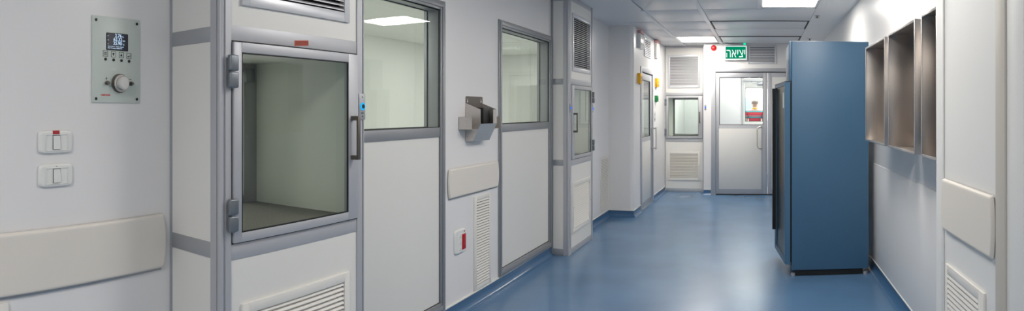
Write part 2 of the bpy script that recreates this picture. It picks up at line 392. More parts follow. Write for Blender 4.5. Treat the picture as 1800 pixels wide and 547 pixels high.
# ------------------------------------------------------------------ pass-through cabinets
def cabinet(label, frame, t0, W, lx0, lx1, prot, mirror=False, up_x=(.105, .765), depth=.70, rs=.09, upc=.62):
    T = thing('pass_through_cabinet', label, 'pass-through cabinet', frame, t0, 0, 0, group='pass-through cabinets')
    X = lambda x: t0 + x
    def mx(a, b):   # mirrored door coordinates inside the leaf
        return (t0+lx0+lx1-b, t0+lx0+lx1-a) if mirror else (t0+a, t0+b)
    pl, pr = lx0-.005, W-lx1-.005
    # posts with a rounded outer corner and two shallow grooves
    def post(side, w_):
        d = .06
        pts = [(0, d), (0, .026), (.005, .025), (.005, .019), (0, .018)] + arc(.013, .013, .013, 180, 270, 5) + [(.014, 0), (.015, .006), (.023, .006), (.024, 0), (w_, 0), (w_, d)]
        if prot <= .01: pts = [(0, d), (0, 0), (w_, 0), (w_, d)]
        if side > 0: pts = [(W-x, y) for x, y in pts][::-1]
        MB(T).prism([(X(x), y) for x, y in pts], 'z', 0, CZ).build('corner_post', M['alu'], T)
    post(-1, pl); post(1, pr)
    # front rails
    def rail(z0, z1, y0=.004, y1=.05): MB(T).box(X(pl), X(W-pr), y0, y1, z0, z1, .0015).build('rail', M['alu'], T)
    rail(0, .062); rail(.888, .948); rail(1.712, 1.770); rail(2.555, CZ)
    # panels
    ux0, ux1 = up_x
    def panel(name, z0, z1, gz0, gz1, sz0, sz1, blade):
        MB(T).ring(X(pl), X(W-pr), z0, z1, X(ux0+.03), X(ux1-.03), sz0-.01, sz1+.01, .007, .03).build(name, M['panel'], T)
        G = MB(T).ring(X(ux0), X(ux1), gz0, gz1, X(ux0+.038), X(ux1-.038), sz0, sz1, -.004, .007, .002).build('grille', M[blade], T)
        louvers(MB(T), X(ux0+.038), X(ux1-.038), sz0, sz1, -.001, .02, .0205, cover=upc if blade == 'grillem' else .73).build('louvers', M[blade], G)
        MB(T).box(X(ux0+.036), X(ux1-.036), .034, .036, sz0-.005, sz1+.005).build('shade_backing', M['void'], G, label='dark sheet standing in for the shaded duct')  # near-black sheet behind the blades, painted in place of duct shade
        for sx in (ux0+.018, ux1-.018): MB(T).cyl((X(sx), -.0045, (gz0+gz1)/2), 'y', .006, .002, 12).build('screw', M['chrome'], G)
    panel('upper_panel', 1.770, 2.555, 1.848, 2.44, 1.892, 2.40, 'grillem')
    panel('lower_panel', .062, .888, .205, .715, .245, .675, 'grille')
    if prot > .05:
        for sgn in (0, 1):
            xs = (X(0), X(.03)) if not sgn else (X(W-.03), X(W))
            for z0, z1 in ((0, .065), (.895, .955), (1.708, 1.765), (2.545, CZ)):
                MB(T).box(xs[0]+(.002 if not sgn else 0), xs[1]-(.002 if sgn else 0), .06, prot-.022, z0, z1, .001).build('side_rail', M['alud'], T)
            MB(T).box(xs[0], xs[1], prot-.022, prot-.0005, 0, CZ, .002).build('rear_post', M['alud'], T)
            sp = MB(T)
            for z0, z1 in ((.065, .895), (.955, 1.708), (1.765, 2.545)): sp.box(xs[0]+(.005 if not sgn else 0), xs[1]-(.005 if sgn else 0), .06, prot-.022, z0, z1)
            sp.build('side_panel', M['panel'], T)
    # chamber through the wall
    cx0, cx1 = X(lx0+.03), X(lx1-.008); cz0, cz1 = .962, 1.695
    c = MB(T); c.box(cx0-.012, cx0, .035, depth, cz0, cz1); c.box(cx1, cx1+.012, .035, depth, cz0, cz1)
    c.box(cx0-.012, cx1+.012, .035, depth, cz1, cz1+.012)
    c.build('chamber_liner', M['chamber'], T)
    MB(T).box(cx0-.012, cx1+.012, .035, depth, cz0-.012, cz0+.004).build('chamber_floor', M['mat'], T, label='dark perforated chamber floor mat')
    bd = MB(T).ring(cx0, cx1, cz0+.004, cz1, cx0+.035, cx1-rs, cz0+.045, cz1-.045, depth-.04, depth-.01, .002).build('rear_door', M['alud'], T)
    MB(T).box(cx0+.035, cx1-rs, depth-.028, depth-.022, cz0+.045, cz1-.045).build('rear_pane', M['tglass'], bd)
    bx = MB(T); a, b = X(lx1-.105), X(lx1-.045); bx.box(a, b, depth-.068, depth-.0405, cz1-.10, cz1-.025, .003).build('lock_block', M['hinge'], T)
    # door leaf
    z0, z1 = .953, 1.706
    g0, g1 = mx(lx0+.040, lx1-.073)
    D = MB(T).ring(X(lx0), X(lx1), z0, z1, g0, g1, .989, 1.668, -.010, .016, .002).build('door', M['alu'], T)
    MB(T).ring(X(lx0)-.0048, X(lx1)+.0048, z0-.0048, z1+.0048, X(lx0)+.001, X(lx1)-.001, z0+.001, z1-.001, .0005, .014).build('door_gasket', M['black'], D, label='black rubber door gasket')
    MB(T).ring(g0-.001, g1+.001, .988, 1.669, g0+.005, g1-.005, .994, 1.663, -.0085, -.002).build('pane_gasket', M['black'], D)
    MB(T).box(g0+.004, g1-.004, -.006, -.002, .992, 1.665).build('pane', M['tglass'], D)
    for hz in (1.00, 1.533):
        h = MB(T); a, b = mx(lx0-.036, lx0+.008)
        h.box(a, b, -.031, -.0102, hz, hz+.059, .006, 3); h.box(a, b, -.031, -.0102, hz+.063, hz+.122, .006, 3)
        a2, b2 = mx(lx0-.022, lx0-.006); h.cyl(((a2+b2)/2, -.021, hz+.06), 'z', .008, .125, 12)
        h.build('hinge', M['hinge'], D)
    h = MB(T); a, b = mx(lx1-.058, lx1-.038)
    h.box(a, b, -.052, -.042, 1.226, 1.424, .002); h.box(a, b, -.043, -.0102, 1.226, 1.246, .001); h.box(a, b, -.043, -.0102, 1.404, 1.424, .001)
    h.build('handle', M['dsteel'], D, label='dark steel bar handle')
    return T
def sticker(T, x0, x1, z0, z1):
    k_ = .007
    s = MB(T).prism([(x0, z0), (x1, z0+k_), (x1, z1+k_), (x0, z1)], 'y', .0020, .0039).build('sticker', M['orange'], T, label='orange-red sticker with dark lines')
    l = MB(T)
    for k in (.25, .5, .75): l.prism([(x0+.005, z0+(z1-z0)*k-.0013), (x1-.004, z0+k_+(z1-z0)*k-.0013), (x1-.004, z0+k_+(z1-z0)*k+.0013), (x0+.005, z0+(z1-z0)*k+.0013)], 'y', .0012, .0020)
    l.build('print_lines', M['orange2'], s)

cab1 = cabinet('large nearest pass-through cabinet with an orange sticker over its glass door', 'B1', C1[0], C1[1], .057, .821, .33)
sticker(cab1, 1.894, 1.977, 1.716, 1.738)
cab2 = cabinet('middle pass-through cabinet past the second glazed panel, door hinged on its right', 'B2', C2[0], C2[1], .075, .825, .19, True, (.12, .79))
cab3 = cabinet('farthest pass-through cabinet set in the recess beside the end door', 'H', -1.733, .695, .022, .672, 0, False, (.05, .63), rs=.035, upc=.76)

# door-release buttons
def button(label, frame, x, z, w_=.048, h_=.122, y=-.0005, mk='ring'):
    T = thing('door_release_button', label, 'button', frame, x, z-h_*.52, 0, group='door release buttons')
    P = MB(T).box(x-w_/2, x+w_/2, y-.004, y, z-h_*.51, z+h_*.49, .0015).build('plate', M['alud'], T)
    MB(T).torus((x+.002, y-.006, z), .0135, .0042).build('light_ring', M[mk], T, label='glowing blue ring')
    MB(T).cyl((x+.002, y-.007, z), 'y', .0105, .006, 20).build('push_cap', M['ink'], T)
    for dz in (.36, -.38): MB(T).cyl((x, y-.0045, z+h_*dz), 'y', .003, .002, 10).build('screw', M['ink'], T)
    MB(T).text('EXIT', x, z-h_*.29, .007, y-.0042, align='CENTER').build('lettering', M['ink'], T)
button('steel exit button with blue ring on the nearest cabinet, beside its door handle', 'B1', 2.348, 1.468)
def led(label, frame, x, z, y=-.0005):
    T = thing('wall_mounted_status_light', label, 'indicator light', frame, x, z-.02, 0, group='blue indicator lights')
    MB(T).box(x-.016, x+.016, y-.008, y, z-.045, z+.045, .003).build('plate', M['alud'], T)
    MB(T).ball((x, y-.008, z), .014, (1, .6, 1)).build('lens', M['bled'], T, label='glowing blue lens')
led('small blue indicator light left of the middle cabinet door, above its handle', 'B2', 5.962, 1.472)
led('small blue indicator light on the right post of the middle cabinet', 'B2', 6.782, 1.468)
led('small blue indicator light between the recessed cabinet and the end door', 'E', -.975, 1.50)

# ------------------------------------------------------------------ tall glazed panels in the left wall
def glazed(n, a, b, label):
    T = thing('window_%d' % n, label, 'glazed panel', 'D', (a+b)/2, WZ0, 0, kind='structure')
    fw = .062; y0, y1 = -.012, .125
    f = MB(T)
    f.ring(a, b, WZ0, WZ1, a+fw, b-fw, WZ0+fw, WZ1-fw, y0, y1, .003)
    f.ring(a+.014, b-.014, WZ0+.014, WZ1-.014, a+fw*.72, b-fw*.72, WZ0+fw*.72, WZ1-fw*.72, y0-.008, y0+.002, .002)
    f.build('window_frame', M['wframe'], T)
    i0, i1 = a+fw, b-fw; z0, z1 = WZ0+fw, WZ1-fw
    MB(T).ring(i0, i1, z0, z1, i0+.005, i1-.005, z0+.005, z1-.005, 0, .006).build('gasket', M['black'], T)
    MB(T).box(i0, i1, -.004, .105, 1.270, 1.335, .002).build('mid_rail', M['wframe'], T)
    MB(T).box(i0+.004, i1-.004, .002, .10, z0+.004, 1.270).build('infill_panel', M['panel'], T)
    gz0, gz1 = 1.335, z1
    MB(T).ring(i0, i1, gz0, gz1, i0+.004, i1-.004, gz0+.004, gz1-.004, .000, .004).build('front_gasket', M['black'], T)
    MB(T).prism([(i0+.001, .0235), (i1-.001, .005), (i1-.001, .009), (i0+.001, .0275)], 'z', gz0+.001, gz1-.001).build('front_pane', M['glass'], T)
    MB(T).ring(i0, i1, gz0, gz1, i0+.005, i1-.005, gz0+.005, gz1-.005, .092, .098).build('rear_gasket', M['black'], T)
    MB(T).prism([(i0+.001, .1165), (i1-.001, .098), (i1-.001, .102), (i0+.001, .1205)], 'z', gz0+.001, gz1-.001).build('rear_pane', M['glass'], T)
glazed(1, W1[0], W1[1], 'tall aluminium framed glazed panel right of the nearest cabinet')
glazed(2, W2[0], W2[1], 'tall aluminium framed glazed panel left of the middle cabinet')

# ------------------------------------------------------------------ left wall fittings
def bumper(label, frame, x0, x1, z0, z1, d=.020, lip=.009):
    T = thing('wall_bumper', label, 'wall bumper', frame, (x0+x1)/2, z0, 0, group='wall bumpers')
    zc, hz = (z0+z1)/2, (z1-z0)/2
    def fn(u, v):
        cu = -math.cos(PI*u); cv = -math.cos(PI*v)
        e = 1-abs(cv)**2.2
        xa = x0 + .016*(1-e); xb = x1 - .016*(1-e)
        L = (xb-xa)/2; px = (xa+xb)/2 + L*cu
        edge = min(1, (1-abs(cu))*L/.009)
        fz = min(1, (1-abs(cv))*hz/.008)
        g = math.sqrt(max(0, 1-(1-edge)**2)) * math.sqrt(max(0, 1-(1-fz)**2))
        return Vector((px, -.006 - (d-.006)*g, zc + hz*cv))
    MB(T).sheet(fn, 60, 24).build('cover', M['bumper'], T, smooth=60)
    MB(T).box(x0+.02, x1-.022, -.0065, -.0002, z0-lip, z1-.006).build('backing_strip', M['alud'], T)  # grey strip behind the cover; a positive lip reaches below it
bumper('long cream wall bumper under the two light switches', 'L', -2.6, -.030, .820, 1.035)
bumper('short cream wall bumper between the two glazed panels', 'D', 3.772, 4.612, .837, 1.041)
bumper('cream wall bumper on the column at the right edge', 'C', -2.595, -1.983, .940, 1.157, .020, -.006)

def light_switch(label, x0, x1, z0, z1, tape):
    T = thing('light_switch', label, 'light switch', 'L', (x0+x1)/2, z0, 0, group='light switches')
    xc, zc = (x0+x1)/2, (z0+z1)/2
    def plate_fn(u, v):
        cu = -math.cos(PI*u); cv = -math.cos(PI*v)
        k = (abs(cu)**7+abs(cv)**7)**(1/7.)
        sc = 1 if k <= 1 else 1/k
        px, pz = cu*sc, cv*sc
        q = (abs(px)**7+abs(pz)**7)**(1/7.)
        e = min(1, (1-q)/.16)
        return Vector((xc+(x1-x0)/2*px, -.001-.011*math.sqrt(max(0, 1-(1-e)**2)), zc+(z1-z0)/2*pz))
    MB(T).sheet(plate_fn, 40, 32).build('cover_plate', M['plastic'], T, smooth=60)
    MB(T).ring(xc-.047, xc+.047, zc-.031, zc+.028, xc-.044, xc+.044, zc-.028, zc+.025, -.0145, -.0115, .001).build('insert_rim', M['plastic'], T)
    MB(T).ring(xc-.0165, xc+.0145, zc-.026, zc+.024, xc-.0152, xc+.0132, zc-.0247, zc+.0227, -.0136, -.0115).build('rocker_gap', M['greyvoid'], T)
    MB(T).prism([(-.0115, zc-.0245), (-.0115, zc+.0225), (-.0145, zc+.0225), (-.0185, zc-.0245)], 'x', xc-.015, xc+.013).build('rocker', M['plastic'], T)
    if tape: MB(T).box(xc-.016, xc+.010, -.0155, -.0118, zc+.028, zc+.041, .0004).build('red_tape', M['redtape'], T, label='small red tape label')
    else: MB(T).text('44', xc-.001, zc+.030, .0045, -.0118, align='CENTER', sx=1.2).build('lettering', M['ink'], T)
light_switch('white light switch with a red tape tab, upper of the pair', -.620, -.478, 1.297, 1.379, True)
light_switch('white light switch marked with two small black digits, lower of the pair', -.620, -.476, 1.179, 1.261, False)

def display_panel():
    x0, x1, z0, z1 = -.390, -.163, 1.479, 1.801
    T = thing('display_panel', 'pale green glass display panel with a small screen and a round sensor knob', 'display panel', 'L', (x0+x1)/2, z0)
    MB(T).box(x0, x1, -.006, -.0003, z0, z1, .001).build('face_plate', M['plate'], T)
    for x in (x0+.016, x1-.016):
        for z in (z0+.014, z1-.016): MB(T).cyl((x, -.0068, z), 'y', .0055, .002, 14).build('corner_screw', M['ink'], T)
    sx0, sx1, sz0, sz1 = -.327, -.224, 1.676, 1.741
    sc = MB(T).box(sx0, sx1, -.0085, -.006, sz0, sz1, .002).build('screen', M['ink'], T)
    MB(T).box(sx0+.003, sx1-.003, -.0091, -.0085, sz0+.003, sz1-.003).build('glow_area', M['screen'], sc)
    d = MB(T); y = -.0094
    d.text('2.76', -.256, 1.7260, .0125, y, align='RIGHT', sx=1.05, bold=.00016); d.text('62.32', -.254, 1.7115, .0125, y, align='RIGHT', sx=1.05, bold=.00016); d.text('25.90', -.255, 1.6970, .0125, y, align='RIGHT', sx=1.05, bold=.00016)
    d.text('Pa', -.2535, 1.7265, .005, y); d.text('%rh', -.2515, 1.7115, .005, y); d.text('°C', -.2525, 1.6970, .006, y)
    d.text('P', -.3225, 1.7265, .004, y); d.text('H', -.3225, 1.7115, .004, y); d.text('T', -.3225, 1.6970, .004, y)
    d.text('Room No 1  Door Closed', -.322, 1.6885, .0038, y, sx=1.28); d.text('Main Pressure 0000.0 Pa', -.322, 1.6820, .0038, y, sx=1.25)
    d.build('digits', M['digit'], sc, label='glowing digits')
    for i, bx in enumerate((-.331, -.293, -.2555, -.2185)):
        zc = 1.662 - .001*i
        b = MB(T).ring(bx-.0115, bx+.0115, zc-.011, zc+.011, bx-.0102, bx+.0102, zc-.0097, zc+.0097, -.0068, -.006)
        if i == 0:
            for k in (-.004, 0, .004): b.box(bx-.006, bx+.006, -.0068, -.006, zc+k-.001, zc+k+.001)
        if i == 1: b.prism([(bx-.0055, zc+.005), (bx+.0055, zc+.005), (bx, zc-.006)], 'y', -.0068, -.006)
        if i == 2: b.prism([(bx-.0055, zc-.005), (bx+.0055, zc-.005), (bx, zc+.006)], 'y', -.0068, -.006)
        if i == 3:
            b.box(bx-.004, bx+.006, -.0068, -.006, zc-.004, zc-.0025); b.box(bx+.0045, bx+.006, -.0068, -.006, zc-.004, zc+.005); b.prism([(bx-.007, zc-.003), (bx-.003, zc+.001), (bx-.003, zc-.007)], 'y', -.0068, -.006)
        b.build('key_symbol', M['ink'], T)
        MB(T).cyl((bx, -.0075, zc-.021), 'y', .0055, .003, 16).build('push_key', M['ink'], T)
    kx, kz = -.268, 1.552
    k = MB(T).cyl((kx, -.013, kz), 'y', .036, .014, 40, bev=.003).build('knob_base', M['dsteel'], T)
    MB(T).torus((kx, -.0215, kz), .028, .005, n=40).build('knob_rim', M['steel'], k)
    MB(T).cyl((kx, -.031, kz), 'y', .0235, .026, 40, bev=.003).build('knob_cap', M['satin'], k)
    for x, sgn in ((kx-.058, '+'), (kx+.056, '-')):
        n = MB(T).cyl((x, -.011, kz), 'y', .0085, .010, 6); n.cyl((x, -.019, kz), 'y', .0055, .008, 12); n.build('nipple', M['dsteel'], T)
        m_ = MB(T).box(x-.0055, x+.0055, -.0068, -.006, kz+.0165, kz+.018)
        if sgn == '+': m_.box(x-.0008, x+.0008, -.0068, -.006, kz+.0118, kz+.0228)
        m_.build('sign_mark', M['ink'], T)
    MB(T).text('rotronic', -.352, 1.5035, .0098, -.0063, sx=.95, bold=.0002).build('lettering', M['redink'], T)
    MB(T).text('Status', -.302, 1.602, .005, -.0063, sx=1.1).build('faint_lettering', M['whiteink'], T)
display_panel()

# ------------------------------------------------------------------ low and high wall grilles
LG = 'low wall grilles'
wall_grille('air_grille', 'tall narrow low grille right of the red-windowed socket', 'D', 4.179, 4.470, .098, .800, 4.219, 4.440, .132, .772, LG)
wall_grille('air_grille', 'tall narrow low grille past the middle cabinet, before the return wall', 'D', 7.83, 8.28, .12, .84, 7.877, 8.24, .162, .812, LG)
wall_grille('air_grille', 'low grille in the column below the cream bumper', 'C', -2.560, -2.088, .10, .797, -2.530, -2.146, .135, .760, LG)
wall_grille('air_grille', 'low grille at the left edge, only its corner showing under the long bumper', 'L', -1.05, -.738, .10, .80, -1.01, -.78, .14, .77, LG)
wall_grille('air_grille', 'small upper grille above the side door', 'S', 9.06, 9.60, 2.25, 2.53, 9.10, 9.56, 2.275, 2.51, 'upper wall grilles', 'grillem', .026, 'void')
wall_grille('air_grille', 'square upper grille above the end door, right of the green exit sign', 'E', -.243, .24, 2.245, 2.57, -.21, .21, 2.275, 2.545, 'upper wall grilles', 'grillem', .026, 'void')
w = MB(); w.box(-2.0805, -2.0801, 6.82, 8.29, .742, .746)
struct('trim_4', w, M['alud'], 'thin panel seam above the grille past the middle cabinet', 'trim')

# ------------------------------------------------------------------ steel dispenser on the wall
def dispenser():
    T = thing('wall_mounted_dispenser', 'stainless steel hopper dispenser with side wings, on the wall between the glazed panels', 'dispenser', 'D', 4.19, 1.222)
    x0, x1 = 4.050, 4.335; D0 = .120
    b = MB(T); b.prism([(x0, 1.226), (x1, 1.226), (x1, 1.535)] + arc(x1-.012, 1.541, .012, 0, 90, 3) + arc(x0+.012, 1.541, .012, 90, 180, 3), 'y', -.0025, -.0006)
    b.build('back_plate', M['dsteel'], T)
    for x in (x0+.03, x1-.03):
        h = MB(T).cyl((x, -.0032, 1.515), 'y', .008, .0014, 14); h.box(x-.003, x+.003, -.0032, -.0026, 1.515, 1.534); h.build('keyhole_slot', M['plastic'], T, label='keyhole slot in the back plate')
    side = [(-.0027, 1.226), (-.058, 1.224), (-D0, 1.352), (-D0, 1.457), (-.0027, 1.502)]
    for x in (x0, x1-.002): MB(T).prism(side, 'x', x, x+.002).build('side_plate', M['steel'], T)
    f = MB(T); f.prism([(-.058, 1.224), (-.060, 1.224), (-D0-.002, 1.352), (-D0, 1.352)], 'x', x0, x1)
    f.prism([(-.0027, 1.224), (-.0027, 1.226), (-.058, 1.226), (-.058, 1.224)], 'x', x0, x1)
    f.build('sloped_front', M['steel'], T)
    MB(T).box(x0, x0+.002, -D0-.002, -D0, 1.352, 1.457).build('front_lip', M['steel'], T); MB(T).box(x1-.066, x1, -D0-.002, -D0, 1.352, 1.457).build('front_lip', M['steel'], T)
    d = MB(T); d.box(x0+.105, x1-.07, -.095, -.02, 1.30, 1.47, .004); d.build('inner_box', M['ink'], T, label='dark inner box')
    p = MB(T); p.box(x0+.05, x0+.102, -.075, -.0027, 1.28, 1.445); p.build('divider', M['dsteel'], T)
    for a, b_, o in ((3.945, x0, 0), (x1, 4.440, 1)):
        w_ = MB(T); d_ = .105
        if o == 0: w_.box(a, a+.002, -d_, -.0006, 1.310, 1.403)
        else: w_.box(b_-.002, b_, -d_, -.0006, 1.310, 1.403)
        w_.box(a, b_, -d_, -.0006, 1.310, 1.312); w_.box(a, b_, -.0026, -.0006, 1.310, 1.403)
        w_.build('side_wing', M['steel'], T)
dispenser()

def socket():
    x0, x1, z0, z1 = 3.868, 4.046, .428, .602
    T = thing('wall_socket', 'white wall socket plate with a red window, beside the narrow low grille', 'socket', 'D', (x0+x1)/2, z0)
    xc, zc = (x0+x1)/2, (z0+z1)/2
    def fn(u, v):
        cu = -math.cos(PI*u); cv = -math.cos(PI*v); k = (abs(cu)**7+abs(cv)**7)**(1/7.); sc = 1 if k <= 1 else 1/k
        px, pz = cu*sc, cv*sc; q = (abs(px)**7+abs(pz)**7)**(1/7.); e = min(1, (1-q)/.14)
        return Vector((xc+(x1-x0)/2*px, -.001-.012*math.sqrt(max(0, 1-(1-e)**2)), zc+(z1-z0)/2*pz))
    MB(T).sheet(fn, 32, 32).build('cover_plate', M['plastic'], T, smooth=60)
    MB(T).box(3.972, 4.030, -.0155, -.0128, .452, .562, .001).build('red_module', M['red'], T, label='red socket module')
    for z in (.473, .507, .541): MB(T).cyl((4.001, -.0158, z), 'y', .010, .001, 14).build('red_socket_rim', M['redtape'], T)
    for z in (.460, .507, .554):
        s = MB(T).box(3.915, 3.968, -.0148, -.0128, z-.021, z+.021, .001).build('white_module', M['plastic'], T)
        for dx, dz in ((-.008, -.006), (.008, -.006), (0, .008)): MB(T).cyl((3.942+dx, -.0149, z+dz), 'y', .0026, .0008, 8).build('socket_hole', M['ink'], s)
    MB(T).box(4.000, 4.012, -.0148, -.0120, .575, .585, .001).build('red_dot', M['red'], T)
socket()

# ------------------------------------------------------------------ side door
def side_door():
    a, b = D1; T = thing('door_1', 'narrow glazed side door in grey aluminium on the projecting wall', 'door', 'S', (a+b)/2, 0, kind='structure')
    fw = .075
    f = MB(T); f.box(a, a+fw, -.014, .13, 0, DZ, .003); f.box(b-fw, b, -.014, .13, 0, DZ, .003); f.box(a+fw, b-fw, -.014, .13, DZ-fw, DZ, .003)
    f.build('door_frame', M['alu'], T)
    MB(T).box(a+fw, b-fw, -.004, .02, DZ-fw-.012, DZ-fw).build('closer_slot', M['void'], T)
    i0, i1 = a+fw+.004, b-fw-.004; gx0, gx1 = i0+.055, i1-.13; z1 = DZ-fw-.013
    lf = MB(T).ring(i0, i1, .012, z1, gx0, gx1, 1.05, z1-.10, .004, .05, .002).build('door_leaf', M['alu'], T)
    MB(T).box(gx0, gx1, .020, .026, 1.05, z1-.10).build('pane', M['glass'], lf)
    MB(T).ring(gx0, gx1, 1.05, z1-.10, gx0+.006, gx1-.006, 1.056, z1-.106, .012, .020).build('pane_gasket', M['black'], lf)
    MB(T).box(i0+.05, i1-.13, -.0005, .004, .10, .985, .001).build('infill_panel', M['panel'], lf)
    h = MB(T); hx = i1-.065
    h.box(hx-.018, hx+.018, -.085, -.07, .835, 1.185, .003); h.box(hx-.012, hx+.012, -.072, .004, .845, .865, .002); h.box(hx-.012, hx+.012, -.072, .004, 1.155, 1.175, .002)
    h.build('pull_handle', M['steel'], lf)
    MB(T).box(a+.02, b-.02, -.010, .06, .0002, .011).build('threshold', M['alud'], T)
side_door()

def white_device(label, y0, y1, z0, z1, first):
    T = thing('wall_mounted_unit', label, 'wall unit', 'S', (y0+y1)/2, z0, 0, group='white units by the side door')
    MB(T).box(y0, y1, -.046, -.0006, z0, z1, .004).build('housing', M['plastic'] if first else M['panel'], T)
    MB(T).box(y0+.02, y1-.01, -.0485, -.0462, z0+(z1-z0)*.15, z1-(z1-z0)*.12, .001).build('front_plate', M['plastic'], T)
    for da, db, za, zb in ((.06, .05, .62, .74), (.05, .07, .28, .40)):
        MB(T).box(y0+da, y1-db, -.0495, -.0487, z0+(z1-z0)*za, z0+(z1-z0)*zb).build('slot', M['ink' if first else 'pinklabel'], T)
    MB(T).box(y0, y1, -.05, -.0006, z1+.004, z1+.040, .002).build('pink_tag', M['pinklabel'], T, label='pink tag above the unit')
white_device('white wall unit with a pink tag near the outer corner, before the side door grille', 8.57, 8.83, 2.325, 2.53, True)
white_device('white wall unit with a pink tag past the side door', 9.93, 10.20, 2.30, 2.54, False)

def call_point(label, y0, y1, z0, z1, m, group, ridges):
    T = thing('wall_mounted_call_point', label, 'call point', 'S', (y0+y1)/2, z0, 0, group=group)
    MB(T).box(y0, y1, -.042, -.0006, z0, z1, .004).build('housing', M[m], T)
    MB(T).box(y0+.02, y1-.02, -.0455, -.0422, z0+.02, z1-.02, .002).build('cover', M[m], T)
    for k in range(ridges): MB(T).box(y0+.03, y1-.03, -.0462, -.0456, z0+.03+k*(z1-z0-.06)/ridges, z0+.038+k*(z1-z0-.06)/ridges).build('ridge', M['ink'], T)
    MB(T).cyl(((y0+y1)/2-.03, -.02, z0-.008), 'z', .006, .016, 10).build('key_stub', M['dsteel'], T)
call_point('yellow call point box at the outer corner, before the side door', 8.57, 8.73, 1.828, 1.970, 'yellow', 'call points', 5)
call_point('yellow call point box past the side door, above the green box', 10.00, 10.18, 1.83, 1.972, 'yellow', 'call points', 2)
call_point('small green call point box below the farther yellow box', 9.99, 10.12, 1.588, 1.690, 'green', 'call points', 2)
T = thing('key_switch', 'small white key switch plate below the green call point', 'switch', 'S', 9.93, 1.27)
MB(T).box(9.86, 10.0, -.010, -.0006, 1.27, 1.43, .003).build('plate', M['plastic'], T)
for z in (1.385, 1.305): MB(T).cyl((9.93, -.014, z), 'y', .012, .008, 14).build('key_barrel', M['dsteel'], T)

# ------------------------------------------------------------------ end door
def end_door():
    T = thing('door_2', 'grey aluminium double door with a window at the end of the corridor', 'door', 'E', -.14, 0, kind='structure')
    f = MB(T); f.box(-.875, -.800, -.02, .14, 0, 2.169, .003); f.box(.56, .599, -.02, .14, 0, 2.169, .003); f.box(-.80, .56, -.02, .14, 2.107, 2.169, .003)
    f.build('door_frame', M['alu'], T)
    A = MB(T).ring(-.795, .085, .02, 2.094, -.735, .015, 1.200, 2.010, .002, .05, .002).build('door_leaf', M['alu'], T)
    MB(T).box(-.735, .015, .022, .028, 1.20, 2.01).build('pane', M['glass'], A)
    MB(T).ring(-.735, .015, 1.20, 2.01, -.727, .007, 1.208, 2.002, .010, .020).build('pane_gasket', M['black'], A)
    MB(T).box(-.742, -.018, -.002, .002, .105, 1.139, .001).build('infill_panel', M['panel'], A)
    pts = [(-.012, .002, 1.170)] + [(-.03-.055*math.sin(math.radians(t)), -.055, 1.125+.045*math.cos(math.radians(t))) for t in (0, 30, 60, 90)]
    pts += [(-.03-.055*math.sin(math.radians(t)), -.055, .845+.045*math.cos(math.radians(t))) for t in (90, 120, 150, 180)] + [(-.012, .002, .800)]
    MB(T).tube(pts, .011).build('pull_handle', M['steel'], A)
    B = MB(T).ring(.093, .553, .02, 2.094, .16, .49, .105, 2.02, .002, .05, .002).build('door_leaf', M['alu'], T)
    MB(T).box(.16, .49, .006, .04, .105, 2.02).build('infill_panel', M['panel'], B)
    MB(T).box(-.79, .55, .004, .05, .0002, .018).build('threshold', M['void'], T)
    MB(T).box(-.795, .55, -.004, .03, 2.095, 2.107).build('head_gap', M['black'], T)
end_door()

def exit_sign():
    T = thing('exit_sign', 'green and white lit exit sign above the end door', 'exit sign', 'E', -.452, 2.315)
    MB(T).box(-.632, -.268, -.055, -.0006, 2.552, 2.592, .004).build('mounting_box', M['alud'], T)
    b = MB(T).box(-.650, -.255, -.048, -.0006, 2.300, 2.551, .006).build('light_box', M['plastic'], T)
    MB(T).box(-.634, -.270, -.0500, -.0482, 2.316, 2.545).build('lit_rim', M['exitw'], T)
    MB(T).box(-.624, -.280, -.0515, -.0502, 2.328, 2.533).build('green_face', M['exitg'], T)
    t = MB(T).text('\u05d4\u05d0\u05d9\u05e6\u05d9', -.452, 2.352, .15, -.0520, align='CENTER', sx=.70)
    t.build('lettering', M['exitw'], T)
    MB(T).box(-.322, -.280, -.062, -.0552, 2.560, 2.592, .002).build('indicator', M['gled'], T, label='glowing green indicator')
exit_sign()
def siren():
    T = thing('alarm_beacon', 'round red alarm beacon left of the exit sign', 'alarm beacon', 'E', -.83, 2.455)
    MB(T).cyl((-.83, -.009, 2.515), 'y', .066, .017, 32, bev=.003).build('base_ring', M['plastic'], T)
    MB(T).ball((-.83, -.018, 2.515), .052, (1, .9, 1)).build('dome', M['red'], T)
siren()
